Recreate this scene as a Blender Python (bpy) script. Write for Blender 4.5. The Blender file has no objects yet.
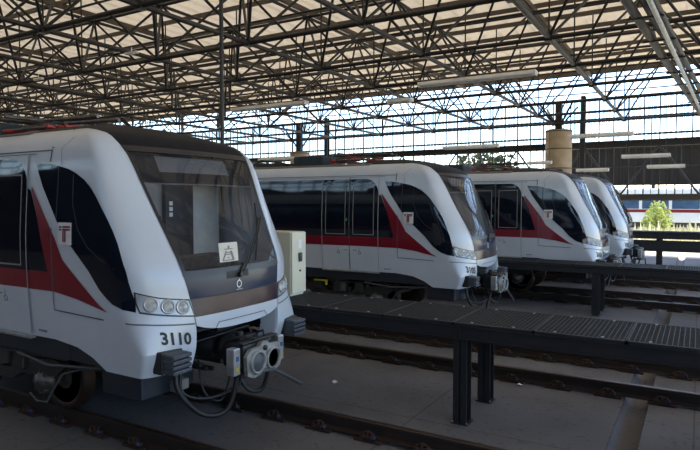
import bpy, bmesh, math, random
from mathutils import Vector, Matrix
from mathutils.geometry import delaunay_2d_cdt
random.seed(7)
PI = math.pi
SC = bpy.context.scene
COL = SC.collection

# ------------------------------------------------------------------ materials
def mat(name, c, rough=.5, metal=0., c2=None, scale=6., bump=0., coat=0., spec=.5, stretch=None, detail=4., lo=.35, hi=.65):
    m = bpy.data.materials.new(name); m.use_nodes = True
    nt = m.node_tree; b = nt.nodes['Principled BSDF']
    b.inputs['Roughness'].default_value = rough; b.inputs['Metallic'].default_value = metal
    b.inputs['Coat Weight'].default_value = coat; b.inputs['Coat Roughness'].default_value = .08
    b.inputs['Specular IOR Level'].default_value = spec
    if c2 is None: c2 = tuple(x*.86 for x in c)
    tc = nt.nodes.new('ShaderNodeTexCoord'); n = nt.nodes.new('ShaderNodeTexNoise')
    n.inputs['Scale'].default_value = scale; n.inputs['Detail'].default_value = detail
    src = tc.outputs['Object']
    if stretch:
        mp = nt.nodes.new('ShaderNodeMapping'); mp.inputs['Scale'].default_value = stretch
        nt.links.new(src, mp.inputs['Vector']); src = mp.outputs['Vector']
    nt.links.new(src, n.inputs['Vector'])
    r = nt.nodes.new('ShaderNodeValToRGB')
    r.color_ramp.elements[0].position = lo; r.color_ramp.elements[1].position = hi
    r.color_ramp.elements[0].color = (*c2, 1); r.color_ramp.elements[1].color = (*c, 1)
    nt.links.new(n.outputs['Fac'], r.inputs['Fac']); nt.links.new(r.outputs['Color'], b.inputs['Base Color'])
    if bump:
        bp = nt.nodes.new('ShaderNodeBump'); bp.inputs['Strength'].default_value = bump; bp.inputs['Distance'].default_value = .02
        nt.links.new(n.outputs['Fac'], bp.inputs['Height']); nt.links.new(bp.outputs['Normal'], b.inputs['Normal'])
    return m

def glass(name, tint, gloss=1.0, ior=1.5, rough=.03, haze=0., hazecol=(.5,.5,.55)):
    m = bpy.data.materials.new(name); m.use_nodes = True; nt = m.node_tree
    for n in list(nt.nodes): nt.nodes.remove(n)
    o = nt.nodes.new('ShaderNodeOutputMaterial'); t = nt.nodes.new('ShaderNodeBsdfTransparent'); t.inputs['Color'].default_value = (*tint, 1)
    g = nt.nodes.new('ShaderNodeBsdfGlossy'); g.inputs['Roughness'].default_value = rough; g.inputs['Color'].default_value = (gloss, gloss, gloss, 1)
    f = nt.nodes.new('ShaderNodeFresnel'); f.inputs['IOR'].default_value = ior
    mx = nt.nodes.new('ShaderNodeMixShader')
    base = t.outputs[0]
    if haze > 0:
        d = nt.nodes.new('ShaderNodeBsdfDiffuse'); d.inputs['Color'].default_value = (*hazecol, 1)
        tc = nt.nodes.new('ShaderNodeTexCoord'); nz = nt.nodes.new('ShaderNodeTexNoise'); nz.inputs['Scale'].default_value = 3.
        nt.links.new(tc.outputs['Object'], nz.inputs['Vector'])
        ml = nt.nodes.new('ShaderNodeMath'); ml.operation = 'MULTIPLY'; ml.inputs[1].default_value = haze*2
        nt.links.new(nz.outputs['Fac'], ml.inputs[0])
        m2 = nt.nodes.new('ShaderNodeMixShader'); nt.links.new(ml.outputs[0], m2.inputs[0])
        nt.links.new(base, m2.inputs[1]); nt.links.new(d.outputs[0], m2.inputs[2]); base = m2.outputs[0]
    nt.links.new(f.outputs[0], mx.inputs[0]); nt.links.new(base, mx.inputs[1]); nt.links.new(g.outputs[0], mx.inputs[2])
    nt.links.new(mx.outputs[0], o.inputs['Surface'])
    return m

def sheet_mat(name, c, c2, trans):
    """corrugated sheet that lets a little daylight through"""
    m = mat(name, c, .7, c2=c2, scale=.7, stretch=(1, 5, 1), spec=.2)
    nt = m.node_tree; b = nt.nodes['Principled BSDF']; o = nt.nodes['Material Output']
    t = nt.nodes.new('ShaderNodeBsdfTranslucent'); t.inputs['Color'].default_value = (*c, 1)
    mx = nt.nodes.new('ShaderNodeMixShader'); mx.inputs[0].default_value = trans
    nt.links.new(b.outputs[0], mx.inputs[1]); nt.links.new(t.outputs[0], mx.inputs[2]); nt.links.new(mx.outputs[0], o.inputs['Surface'])
    return m

M = dict(
 white=mat('white_paint', (.545,.605,.70), .28, c2=(.50,.56,.655), scale=1.5, coat=.5),
 whitelo=mat('white_trim', (.72,.75,.79), .35, coat=.3),
 red=mat('red_paint', (.21,.005,.020), .3, c2=(.17,.004,.016), scale=2., coat=.5),
 black=mat('black_glass', (.007,.011,.022), .05, c2=(.005,.008,.016), scale=1., spec=.55),  # bluish base imitates sky reflected in the dark glass
 blackpaint=mat('black_paint', (.012,.013,.017), .35, c2=(.02,.02,.024), scale=8.),
 capblack=mat('cap_paint', (.006,.007,.012), .6, c2=(.011,.012,.018), scale=5., spec=.15),
 panel=mat('panel_gloss', (.034,.048,.085), .14, c2=(.024,.034,.064), scale=1.5, spec=.25),  # blue of the reflected sky is put into the base colour
 panellow=mat('panel_plum', (.060,.036,.046), .15, c2=(.024,.017,.028), scale=2.2, spec=.25),
 under=mat('underframe_paint', (.012,.019,.032), .5, c2=(.02,.022,.028), scale=5.),
 bogie=mat('bogie_steel', (.022,.024,.028), .55, c2=(.035,.028,.022), scale=9., bump=.3),
 wheel=mat('wheel_steel', (.055,.032,.024), .5, .5, c2=(.03,.02,.017), scale=8.),
 wheelface=mat('wheel_face', (.14,.14,.15), .45, .6, c2=(.07,.065,.06), scale=7.),
 grey=mat('grey_paint', (.075,.085,.10), .5, c2=(.05,.058,.07), scale=6.),
 buffer=mat('buffer_paint', (.060,.072,.095), .5, c2=(.045,.054,.072), scale=7.),
 silver=mat('silver_metal', (.50,.52,.54), .35, .7, c2=(.34,.35,.36), scale=8.),
 cast=mat('cast_plate', (.36,.38,.39), .5, .35, c2=(.22,.23,.23), scale=10., bump=.15),
 teal=mat('roof_box_paint', (.016,.030,.042), .5, scale=5.),
 redmetal=mat('red_insulator', (.40,.02,.02), .4, scale=10.),
 lens=mat('lamp_lens', (.50,.52,.52), .1, c2=(.30,.32,.33), scale=14.),
 bezel=mat('lamp_bezel', (.42,.45,.50), .3, .35, scale=6.),
 rubber=mat('rubber', (.012,.014,.018), .5, scale=10.),
 seam=mat('seam', (.02,.022,.027), .6, scale=10.),
 seamsoft=mat('seam_soft', (.09,.105,.13), .6, scale=10.),
 seamlight=mat('seam_light', (.34,.38,.43), .4, scale=10.),
 lcd=mat('lcd', (.22,.225,.24), .35, c2=(.20,.205,.22), scale=3.),
 paper=mat('paper', (.72,.72,.66), .7, scale=3.),
 ink=mat('ink', (.018,.022,.032), .6, scale=5.),
 greyink=mat('grey_ink', (.22,.22,.22), .6, scale=5.),
 whiteink=mat('white_ink', (.85,.87,.9), .5, scale=5.),
 blue=mat('blue_plastic', (.02,.09,.28), .5, scale=6.),
 yellow=mat('yellow_paint', (.55,.45,.03), .5, scale=6.),
 cabwall=mat('cab_wall', (.20,.21,.22), .6, c2=(.16,.17,.18), scale=2.),
 cabpale=mat('cab_door', (.78,.80,.78), .5, c2=(.52,.54,.53), scale=2.),
 cabdark=mat('cab_dark', (.035,.035,.04), .6, scale=3.),
 green=mat('green_plastic', (.03,.30,.17), .4, scale=6.),
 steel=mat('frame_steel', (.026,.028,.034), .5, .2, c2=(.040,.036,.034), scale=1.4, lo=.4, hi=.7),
 steelwarm=mat('purlin_steel', (.10,.082,.064), .55, .1, c2=(.09,.07,.055), scale=1.3),
 catw=mat('catwalk_steel', (.016,.019,.026), .5, .2, c2=(.024,.024,.028), scale=4.),
 grate=mat('grating_steel', (.030,.033,.040), .55, .2, c2=(.022,.024,.029), scale=5.),
 rail=mat('rail_steel', (.030,.026,.026), .55, .3, c2=(.040,.025,.020), scale=3.),
 railtop=mat('rail_head', (.10,.075,.065), .35, .7, c2=(.07,.045,.036), scale=6., stretch=(.2, 4, 4)),
 clip=mat('rusty_iron', (.055,.026,.018), .7, .2, c2=(.03,.018,.015), scale=12.),
 cream=mat('cream_enamel', (.66,.66,.55), .45, c2=(.60,.60,.50), scale=2., coat=.2),
 concrete_col=mat('column_concrete', (.50,.39,.26), .8, c2=(.40,.31,.21), scale=2.5, bump=.2),
 tube=mat('fluorescent_tube', (.85,.86,.86), .4, scale=3.),
 fixture=mat('fixture_grey', (.80,.82,.84), .4, 0., c2=(.72,.74,.76), scale=3.),
 roof=sheet_mat('roof_sheet', (.88,.72,.50), (.80,.64,.44), .17),
 leaf=sheet_mat('bush_leaf', (.55,.60,.22), (.33,.42,.11), .45),
 tree=mat('tree_leaf', (.10,.11,.05), .7, c2=(.06,.08,.03), scale=3.),
 bark=mat('bark', (.08,.055,.035), .8, scale=8.),
 straw=mat('dry_grass', (.88,.80,.58), .8, c2=(.66,.64,.34), scale=2.),
 shed=mat('shed_cladding', (.024,.020,.016), .9, spec=.1, c2=(.018,.015,.012), scale=.5, stretch=(6, 1, .3)),
 farwhite=mat('carriage_white', (.75,.77,.80), .4, scale=1.),
 winblue=mat('carriage_glass', (.07,.13,.22), .12, c2=(.04,.08,.15), scale=1.),
)
M['wind'] = glass('windscreen_glass', (.74,.76,.80), .8, 1.40, .02, .022, (.42,.44,.50))
M['pane'] = glass('wall_pane', (.46,.54,.66), .4, 1.15, .3, .12, (.5,.58,.68))

def floor_mat():
    m = mat('floor_concrete', (.172,.174,.190), .75, c2=(.112,.114,.126), scale=.9, bump=.12, detail=8., spec=.3, lo=.3, hi=.72)
    nt = m.node_tree; b = nt.nodes['Principled BSDF']; tc = [n for n in nt.nodes if n.type == 'TEX_COORD'][0]
    ramp = [n for n in nt.nodes if n.type == 'VALTORGB'][0]
    br = nt.nodes.new('ShaderNodeTexBrick'); br.offset = 0.; br.inputs['Scale'].default_value = 1.
    br.inputs['Brick Width'].default_value = 3.; br.inputs['Row Height'].default_value = 2.2; br.inputs['Mortar Size'].default_value = .012
    br.inputs['Color1'].default_value = (1,1,1,1); br.inputs['Color2'].default_value = (.93,.93,.93,1); br.inputs['Mortar'].default_value = (.62,.62,.62,1)
    nt.links.new(tc.outputs['Object'], br.inputs['Vector'])
    n2 = nt.nodes.new('ShaderNodeTexNoise'); n2.inputs['Scale'].default_value = 14.; n2.inputs['Detail'].default_value = 6.
    nt.links.new(tc.outputs['Object'], n2.inputs['Vector'])
    r2 = nt.nodes.new('ShaderNodeValToRGB'); r2.color_ramp.elements[0].position = .28; r2.color_ramp.elements[1].position = .42
    r2.color_ramp.elements[0].color = (.6,.58,.56,1)
    nt.links.new(n2.outputs['Fac'], r2.inputs['Fac'])
    prev = ramp.outputs['Color']
    for o in (br.outputs['Color'], r2.outputs['Color']):
        mx = nt.nodes.new('ShaderNodeMixRGB'); mx.blend_type = 'MULTIPLY'; mx.inputs['Fac'].default_value = 1.
        nt.links.new(prev, mx.inputs[1]); nt.links.new(o, mx.inputs[2]); prev = mx.outputs[0]
    nt.links.new(prev, b.inputs['Base Color'])
    return m
M['floor'] = floor_mat()
M['ground'] = mat('dry_ground', (.68,.60,.46), .9, c2=(.56,.50,.35), scale=.35, detail=8., spec=.1)

# ------------------------------------------------------------------ mesh helper
class MB:
    def __init__(s): s.v = []; s.f = []; s.mi = []; s.cur = 0; s.smooth = set()
    def add(s, vs, fs, smooth=False):
        o = len(s.v); s.v += [tuple(v) for v in vs]
        for f in fs:
            if smooth: s.smooth.add(len(s.f))
            s.f.append([i+o for i in f]); s.mi.append(s.cur)
    def box(s, x0, x1, y0, y1, z0, z1, bev=0.):
        if bev:
            bm = bmesh.new(); bmesh.ops.create_cube(bm, size=1)
            for v in bm.verts: v.co = ((x0+x1)/2+v.co.x*(x1-x0), (y0+y1)/2+v.co.y*(y1-y0), (z0+z1)/2+v.co.z*(z1-z0))
            bmesh.ops.bevel(bm, geom=list(bm.edges), offset=bev, segments=2, affect='EDGES', profile=.5)
            bm.verts.index_update()
            s.add([v.co[:] for v in bm.verts], [[v.index for v in f.verts] for f in bm.faces]); bm.free(); return
        v = [(x, y, z) for z in (z0, z1) for y in (y0, y1) for x in (x0, x1)]
        s.add(v, [(0,2,3,1),(4,5,7,6),(0,1,5,4),(2,6,7,3),(0,4,6,2),(1,3,7,5)])
    def tube(s, pts, r, n=8, cap=True, r2=None):
        pts = [Vector(p) for p in pts]; rings = []
        t0 = (pts[1]-pts[0]).normalized(); a = Vector((0,0,1)) if abs(t0.z) < .9 else Vector((1,0,0))
        u = t0.cross(a).normalized()
        for i, p in enumerate(pts):
            t = (pts[min(i+1, len(pts)-1)]-pts[max(i-1, 0)]).normalized()
            u = (u-t*u.dot(t)).normalized(); w = t.cross(u)
            rr = r if r2 is None else r+(r2-r)*i/(len(pts)-1)
            rings.append([p+(u*math.cos(2*PI*k/n)+w*math.sin(2*PI*k/n))*rr for k in range(n)])
        vs = [q for R in rings for q in R]; fs = []
        for i in range(len(pts)-1):
            for k in range(n): fs.append((i*n+k, i*n+(k+1)%n, (i+1)*n+(k+1)%n, (i+1)*n+k))
        s.add(vs, fs, True)
        if cap: s.add(rings[0], [list(range(n))[::-1]]); s.add(rings[-1], [list(range(n))])
    def lathe(s, prof, o, ax='x', n=20):
        """prof: (along, radius) pairs turned about an axis through o"""
        vs = []
        for a, r in prof:
            for k in range(n):
                c, d = math.cos(2*PI*k/n)*r, math.sin(2*PI*k/n)*r
                vs.append({'x': (o[0]+a, o[1]+c, o[2]+d), 'y': (o[0]+c, o[1]+a, o[2]+d), 'z': (o[0]+c, o[1]+d, o[2]+a)}[ax])
        fs = [(i*n+k, i*n+(k+1)%n, (i+1)*n+(k+1)%n, (i+1)*n+k) for i in range(len(prof)-1) for k in range(n)]
        s.add(vs, fs, True)
        for i in (0, len(prof)-1):
            if prof[i][1] > 1e-4: s.add(vs[i*n:(i+1)*n], [list(range(n))])
    def prism(s, poly, a0, a1, plane='yz'):
        """polygon in a plane pushed from a0 to a1 along the third axis"""
        f = {'yz': lambda p, a: (a, p[0], p[1]), 'xz': lambda p, a: (p[0], a, p[1]), 'xy': lambda p, a: (p[0], p[1], a)}[plane]
        n = len(poly); s.add([f(p, a0) for p in poly]+[f(p, a1) for p in poly],
              [list(range(n)), list(range(n, 2*n))]+[(i, (i+1)%n, n+(i+1)%n, n+i) for i in range(n)])
    def shift(s, dx): s.v = [(x+dx, y, z) for x, y, z in s.v]
    def build(s, name, mats, parent=None, recalc=True):
        me = bpy.data.meshes.new(name); me.from_pydata(s.v, [], s.f)
        ms = mats if isinstance(mats, (list, tuple)) else [mats]
        for m in ms: me.materials.append(m)
        for p, i in zip(me.polygons, s.mi): p.material_index = i; p.use_smooth = p.index in s.smooth
        if recalc:
            bm = bmesh.new(); bm.from_mesh(me); bmesh.ops.recalc_face_normals(bm, faces=bm.faces); bm.to_mesh(me); bm.free()
        o = bpy.data.objects.new(name, me); COL.objects.link(o)
        if parent is not None: o.parent = parent
        return o

def tag(o, label=None, cat=None, group=None, kind=None):
    if label: o['label'] = label
    if cat: o['category'] = cat
    if group: o['group'] = group
    if kind: o['kind'] = kind
    return o
def empty(name, loc=(0,0,0), rz=0.):
    o = bpy.data.objects.new(name, None); COL.objects.link(o); o.location = loc; o.rotation_euler = (0,0,rz); o.empty_display_size = .3
    return o
CH = {}
def kids(o): return [c for c in COL.objects if c.parent == o]
def copy_tree(o, parent=None, skip=()):
    c = o.copy(); COL.objects.link(c)
    if parent is not None: c.parent = parent
    for k in list(o.children):
        if k.name.split('.')[0] not in skip: copy_tree(k, c, skip)
    return c
def cdt(poly, step):
    """triangulate a polygon with inside points so that it can follow a curved skin"""
    poly = [Vector(p) for p in poly]; pts = []
    n = len(poly)
    for i in range(n):
        a, b = poly[i], poly[(i+1)%n]; k = max(1, int((b-a).length/step))
        pts += [a+(b-a)*j/k for j in range(k)]
    m = len(pts); edges = [(i, (i+1)%m) for i in range(m)]
    xs = [p.x for p in pts]; ys = [p.y for p in pts]
    def inside(q):
        c = False
        for i in range(m):
            a, b = pts[i], pts[(i+1)%m]
            if (a.y > q.y) != (b.y > q.y) and q.x < (b.x-a.x)*(q.y-a.y)/(b.y-a.y)+a.x: c = not c
        return c
    x = min(xs)+step/2
    while x < max(xs):
        y = min(ys)+step/2
        while y < max(ys):
            q = Vector((x, y))
            if inside(q) and min((q-p).length for p in pts) > step*.4: pts.append(q)
            y += step
        x += step
    v, e, f, *_ = delaunay_2d_cdt(pts, edges, [], 1, 1e-6)
    return [tuple(p) for p in v], [list(q) for q in f]
# ---- nose surface shared by every train

NEXP=3.0
ROWS=[(0.76,1.19,-3.36),(0.95,1.215,-3.295),(1.1,1.23,-3.275),(1.28,1.242,-3.276),(1.45,1.254,-3.293),(1.76,1.268,-3.328),(2.1,1.27,-3.484),(2.4,1.255,-3.632),(2.69,1.238,-3.768),(2.9,1.226,-3.87),(3.04,1.204,-3.953),(3.12,1.169,-4.023),(3.2,1.103,-4.136),(3.27,0.95,-4.347),(3.33,0.777,-4.567),(3.38,0.542,-4.837),(3.41,0.297,-5.087),(3.43,0.083,-5.287)]
def interp(z,k):
    R=ROWS
    if z<=R[0][0]: return R[0][k]
    if z>=R[-1][0]: return R[-1][k]
    for i in range(len(R)-1):
        if R[i][0]<=z<=R[i+1][0]: break
    p1,p2=R[i],R[i+1]; p0=R[max(i-1,0)]; p3=R[min(i+2,len(R)-1)]
    h=p2[0]-p1[0]; t=(z-p1[0])/h
    m1=(p2[k]-p0[k])/(p2[0]-p0[0])*h if i>0 else p2[k]-p1[k]
    m2=(p3[k]-p1[k])/(p3[0]-p1[0])*h if i+2<len(R) else p2[k]-p1[k]
    return (2*t**3-3*t*t+1)*p1[k]+(t**3-2*t*t+t)*m1+(-2*t**3+3*t*t)*p2[k]+(t**3-t*t)*m2
def WZ(z): return interp(z,1)
def XF(z): return interp(z,2)
BULGE=.092
def CRZ(z):
    return .13+(z-1.)*.854 if z<1.5 and z>1. else (.13 if z<=1. else max(.216,.557-(z-1.5)*.2273))
def sect(z,th):
    """point on the nose section at height z; th signed angle, 0 = centre of the front, +-pi/2 = side"""
    a=abs(th); w=WZ(z); s=math.sin(a)**(2/NEXP) if a>0 else 0; c=max(math.cos(a),0)**(2/NEXP)
    y=w*s
    return (XF(z)-BULGE*s*s-CRZ(z)+CRZ(z)*c, math.copysign(y,th), z)
def thy(z,y):
    r=min(abs(y)/WZ(z),1); return math.copysign(math.asin(min(1,r**(NEXP/2))),y)
def ysurf(x,z):
    w=WZ(z); xf=XF(z); xs=xf-CRZ(z)-BULGE
    if x<=xs: return w
    lo,hi=0.,math.pi/2
    if x>=sect(z,0)[0]: return 0.
    for _ in range(40):
        m=(lo+hi)/2
        if sect(z,m)[0]>x: lo=m
        else: hi=m
    return sect(z,lo)[1]
# ------------------------------------------------------------------ train skin
def spt(z, th, off=0.):
    p = Vector(sect(z, th))
    if off:
        e = .01
        a = Vector(sect(z, min(th+e, PI/2)))-Vector(sect(z, max(th-e, -PI/2)))
        b = Vector(sect(min(z+e, 3.43), th))-Vector(sect(max(z-e, .76), th))
        n = a.cross(b); n.normalize()
        if n.x*1.0+n.y*math.copysign(1, p.y)*.3+n.z*.2 < 0: n = -n
        p = p+n*off
    return p
def side_pt(x, z, off, s):
    xs = XF(z)-CRZ(z)-BULGE
    if x <= xs+.01:
        w = WZ(z); dw = (WZ(min(z+.02, 3.43))-WZ(max(z-.02, .76)))/.04
        n = Vector((0, 1, -dw)).normalized()
        return Vector((x, s*(w+n.y*off), z+n.z*off))
    y = ysurf(x, z)
    return spt(z, thy(z, y)*s, off)
def yb(z):
    P = ((1.3, .675), (1.73, .768), (2.26, .84), (3.0, .943), (3.1, .975), (9, .975))
    if z <= 1.3: return .675
    for (a, p), (c, q) in zip(P, P[1:]):
        if z <= c: return min(WZ(z)-.001, p+(q-p)*(z-a)/(c-a))
def thb(z): return thy(z, yb(z))
def patch_side(name, polys, mats, parent, off=.005, step=.09, sides=(-1, 1)):
    """polygons (x,z) laid on the flank; one object per flank"""
    out = []
    tri = [(cdt(p, step), i) for p, i in polys]
    for s in sides:
        b = MB()
        for (v, f), i in tri:
            b.cur = i; b.add([side_pt(x, z, off, s) for x, z in v], f if s < 0 else [q[::-1] for q in f], True)
        out.append(b.build(name, mats, parent, recalc=False))
    return out
def patch_front(name, polys, mats, parent, off=.005, step=.06):
    """polygons (theta,z) laid on the nose"""
    b = MB()
    for p, i in polys:
        v, f = cdt(p, step); b.cur = i; b.add([spt(z, t, off) for t, z in v], f, True)
    return b.build(name, mats, parent, recalc=False)
def grid_front(b, zs, t0, t1, n, off=0.):
    vs = []
    for z in zs:
        a, c = t0(z), t1(z); vs += [spt(z, a+(c-a)*k/n, off) for k in range(n+1)]
    b.add(vs, [(i*(n+1)+k, i*(n+1)+k+1, (i+1)*(n+1)+k+1, (i+1)*(n+1)+k) for i in range(len(zs)-1) for k in range(n)], True)
def strip_side(b, pts, w, off, s, dz=False):
    """thin line on the flank through (x,z) points"""
    P = []
    for i in range(len(pts)-1):
        (x0, z0), (x1, z1) = pts[i], pts[i+1]; k = max(1, int(math.hypot(x1-x0, z1-z0)/.12))
        P += [(x0+(x1-x0)*j/k, z0+(z1-z0)*j/k) for j in range(k)]
    P.append(pts[-1]); vs = []
    for i, (x, z) in enumerate(P):
        a, c = P[max(i-1, 0)], P[min(i+1, len(P)-1)]; dx, dzz = c[0]-a[0], c[1]-a[1]; l = math.hypot(dx, dzz)
        nx, nz = -dzz/l*w/2, dx/l*w/2
        vs += [side_pt(x+nx, z+nz, off, s), side_pt(x-nx, z-nz, off, s)]
    b.add(vs, [(2*i, 2*i+1, 2*i+3, 2*i+2) for i in range(len(P)-1)])
def strip_front(b, pts, w, off):
    P = []
    for i in range(len(pts)-1):
        (a0, z0), (a1, z1) = pts[i], pts[i+1]; k = max(1, int(math.hypot(a1-a0, z1-z0)/.06))
        P += [(a0+(a1-a0)*j/k, z0+(z1-z0)*j/k) for j in range(k)]
    P.append(pts[-1]); vs = []
    for i, (t, z) in enumerate(P):
        a, c = P[max(i-1, 0)], P[min(i+1, len(P)-1)]; dx, dz = c[0]-a[0], c[1]-a[1]; l = math.hypot(dx, dz) or 1
        nx, nz = -dz/l*w/2, dx/l*w/2
        vs += [spt(z+nz, t+nx, off), spt(z-nz, t-nx, off)]
    b.add(vs, [(2*i, 2*i+1, 2*i+3, 2*i+2) for i in range(len(P)-1)])
def arc(cx, cz, r, a0, a1, n=8): return [(cx+r*math.cos(math.radians(a0+(a1-a0)*k/n)), cz+r*math.sin(math.radians(a0+(a1-a0)*k/n))) for k in range(n+1)]
def text_mesh(txt, size):
    cu = bpy.data.curves.new('t', 'FONT'); cu.body = txt; cu.size = size; cu.offset = .004*size/.12; cu.resolution_u = 3
    o = bpy.data.objects.new('t', cu); COL.objects.link(o)
    dg = bpy.context.evaluated_depsgraph_get(); me = bpy.data.meshes.new_from_object(o.evaluated_get(dg))
    v = [p.co.copy() for p in me.vertices]; f = [list(p.vertices) for p in me.polygons]
    bpy.data.objects.remove(o); bpy.data.meshes.remove(me); bpy.data.curves.remove(cu)
    return v, f

LEN = 20.
def zlist(a, b, n): return [a+(b-a)*k/n for k in range(n+1)]
def fleet_number(txt, parent, z0=1.088, th0=-.925, size=.165):
    v, f = text_mesh(txt, size)
    tb = [(th0, 0.)]; p = spt(z0+.06, th0)
    for k in range(1, 200):
        t = th0+.004*k; q = spt(z0+.06, t); tb.append((t, tb[-1][1]+(q-p).length)); p = q
    def th(s):
        for (a, sa), (c, sc) in zip(tb, tb[1:]):
            if sa <= s <= sc: return a+(c-a)*(s-sa)/(sc-sa)
        return tb[-1][0]
    b = MB(); b.add([spt(z0+q.y-.15*q.x, th(q.x), .006) for q in v], f)
    return b.build('fleet_number', M['ink'], parent, recalc=False)

def make_bogie(parent, cx):
    b = MB(); PA = [(cx-1.35, .62), (cx-1.2, .68), (cx-.45, .62), (cx-.3, .48), (cx+.3, .48), (cx+.45, .62), (cx+1.2, .68), (cx+1.35, .62), (cx+1.2, .5), (cx+.5, .44), (cx+.3, .34), (cx-.3, .34), (cx-.5, .44), (cx-1.2, .5)]
    for s in (-1, 1): b.prism(PA, s*.93, s*1.06, 'xz')
    b.box(cx-.28, cx+.28, -1., 1., .36, .60, .03)
    for s in (-1, 1):
        for ax in (-.925, .925):
            b.tube([(cx+ax-.22*ax/abs(ax), s*1.0, .60), (cx+ax-.22*ax/abs(ax), s*1.0, .80)], .075, 10)
            b.box(cx+ax-.08, cx+ax+.08, s*.98-.05, s*.98+.05, .30, .58, .01)
        b.tube([(cx, s*.95, .5), (cx, s*.95, .8)], .2, 14)
        b.box(cx+.42, cx+.62, s*1.02-.09, s*1.02+.09, .50, .72, .02); b.box(cx-.66, cx-.46, s*1.02-.09, s*1.02+.09, .52, .76, .02)
        b.tube([(cx-1.5, s*1.12, .73), (cx-.6, s*1.13, .75), (cx+.3, s*1.12, .72), (cx+1.5, s*1.1, .735)], .018, 6)
    o = b.build('bogie', M['bogie'], parent)
    for ax in (-.925, .925):
        x = MB(); x.tube([(cx+ax, -.8, .40), (cx+ax, .8, .40)], .07, 10); x.build('axle', M['bogie'], o)
        for s in (-1, 1):
            w = MB(); w.cur = 0
            w.lathe([(-.10*s, .10), (-.10*s, .404), (-.085*s, .408), (-.07*s, .402), (.06*s, .399), (.06*s, .335), (.045*s, .325)], (cx+ax, s*.74, .40), 'y', 32)
            w.cur = 1; w.lathe([(.045*s, .325), (.03*s, .22), (.055*s, .12), (.06*s, .001)], (cx+ax, s*.74, .40), 'y', 24)
            w.build('wheel', [M['wheel'], M['wheelface']], o)
            a = MB(); a.lathe([(0, .15), (.05*s, .14), (.07*s, .11), (.10*s, .10), (.105*s, .05), (.115*s, .045), (.115*s, .001)], (cx+ax, s*1.0, .40), 'y', 18)
            for k in range(8):
                c, d = math.cos(k*PI/4)*.125, math.sin(k*PI/4)*.125
                a.tube([(cx+ax+c, s*1.05, .40+d), (cx+ax+c, s*1.095, .40+d)], .016, 6)
            a.build('axle_box', M['wheelface'], o)
    o.location = (0, .038, 0)
    return o

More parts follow.
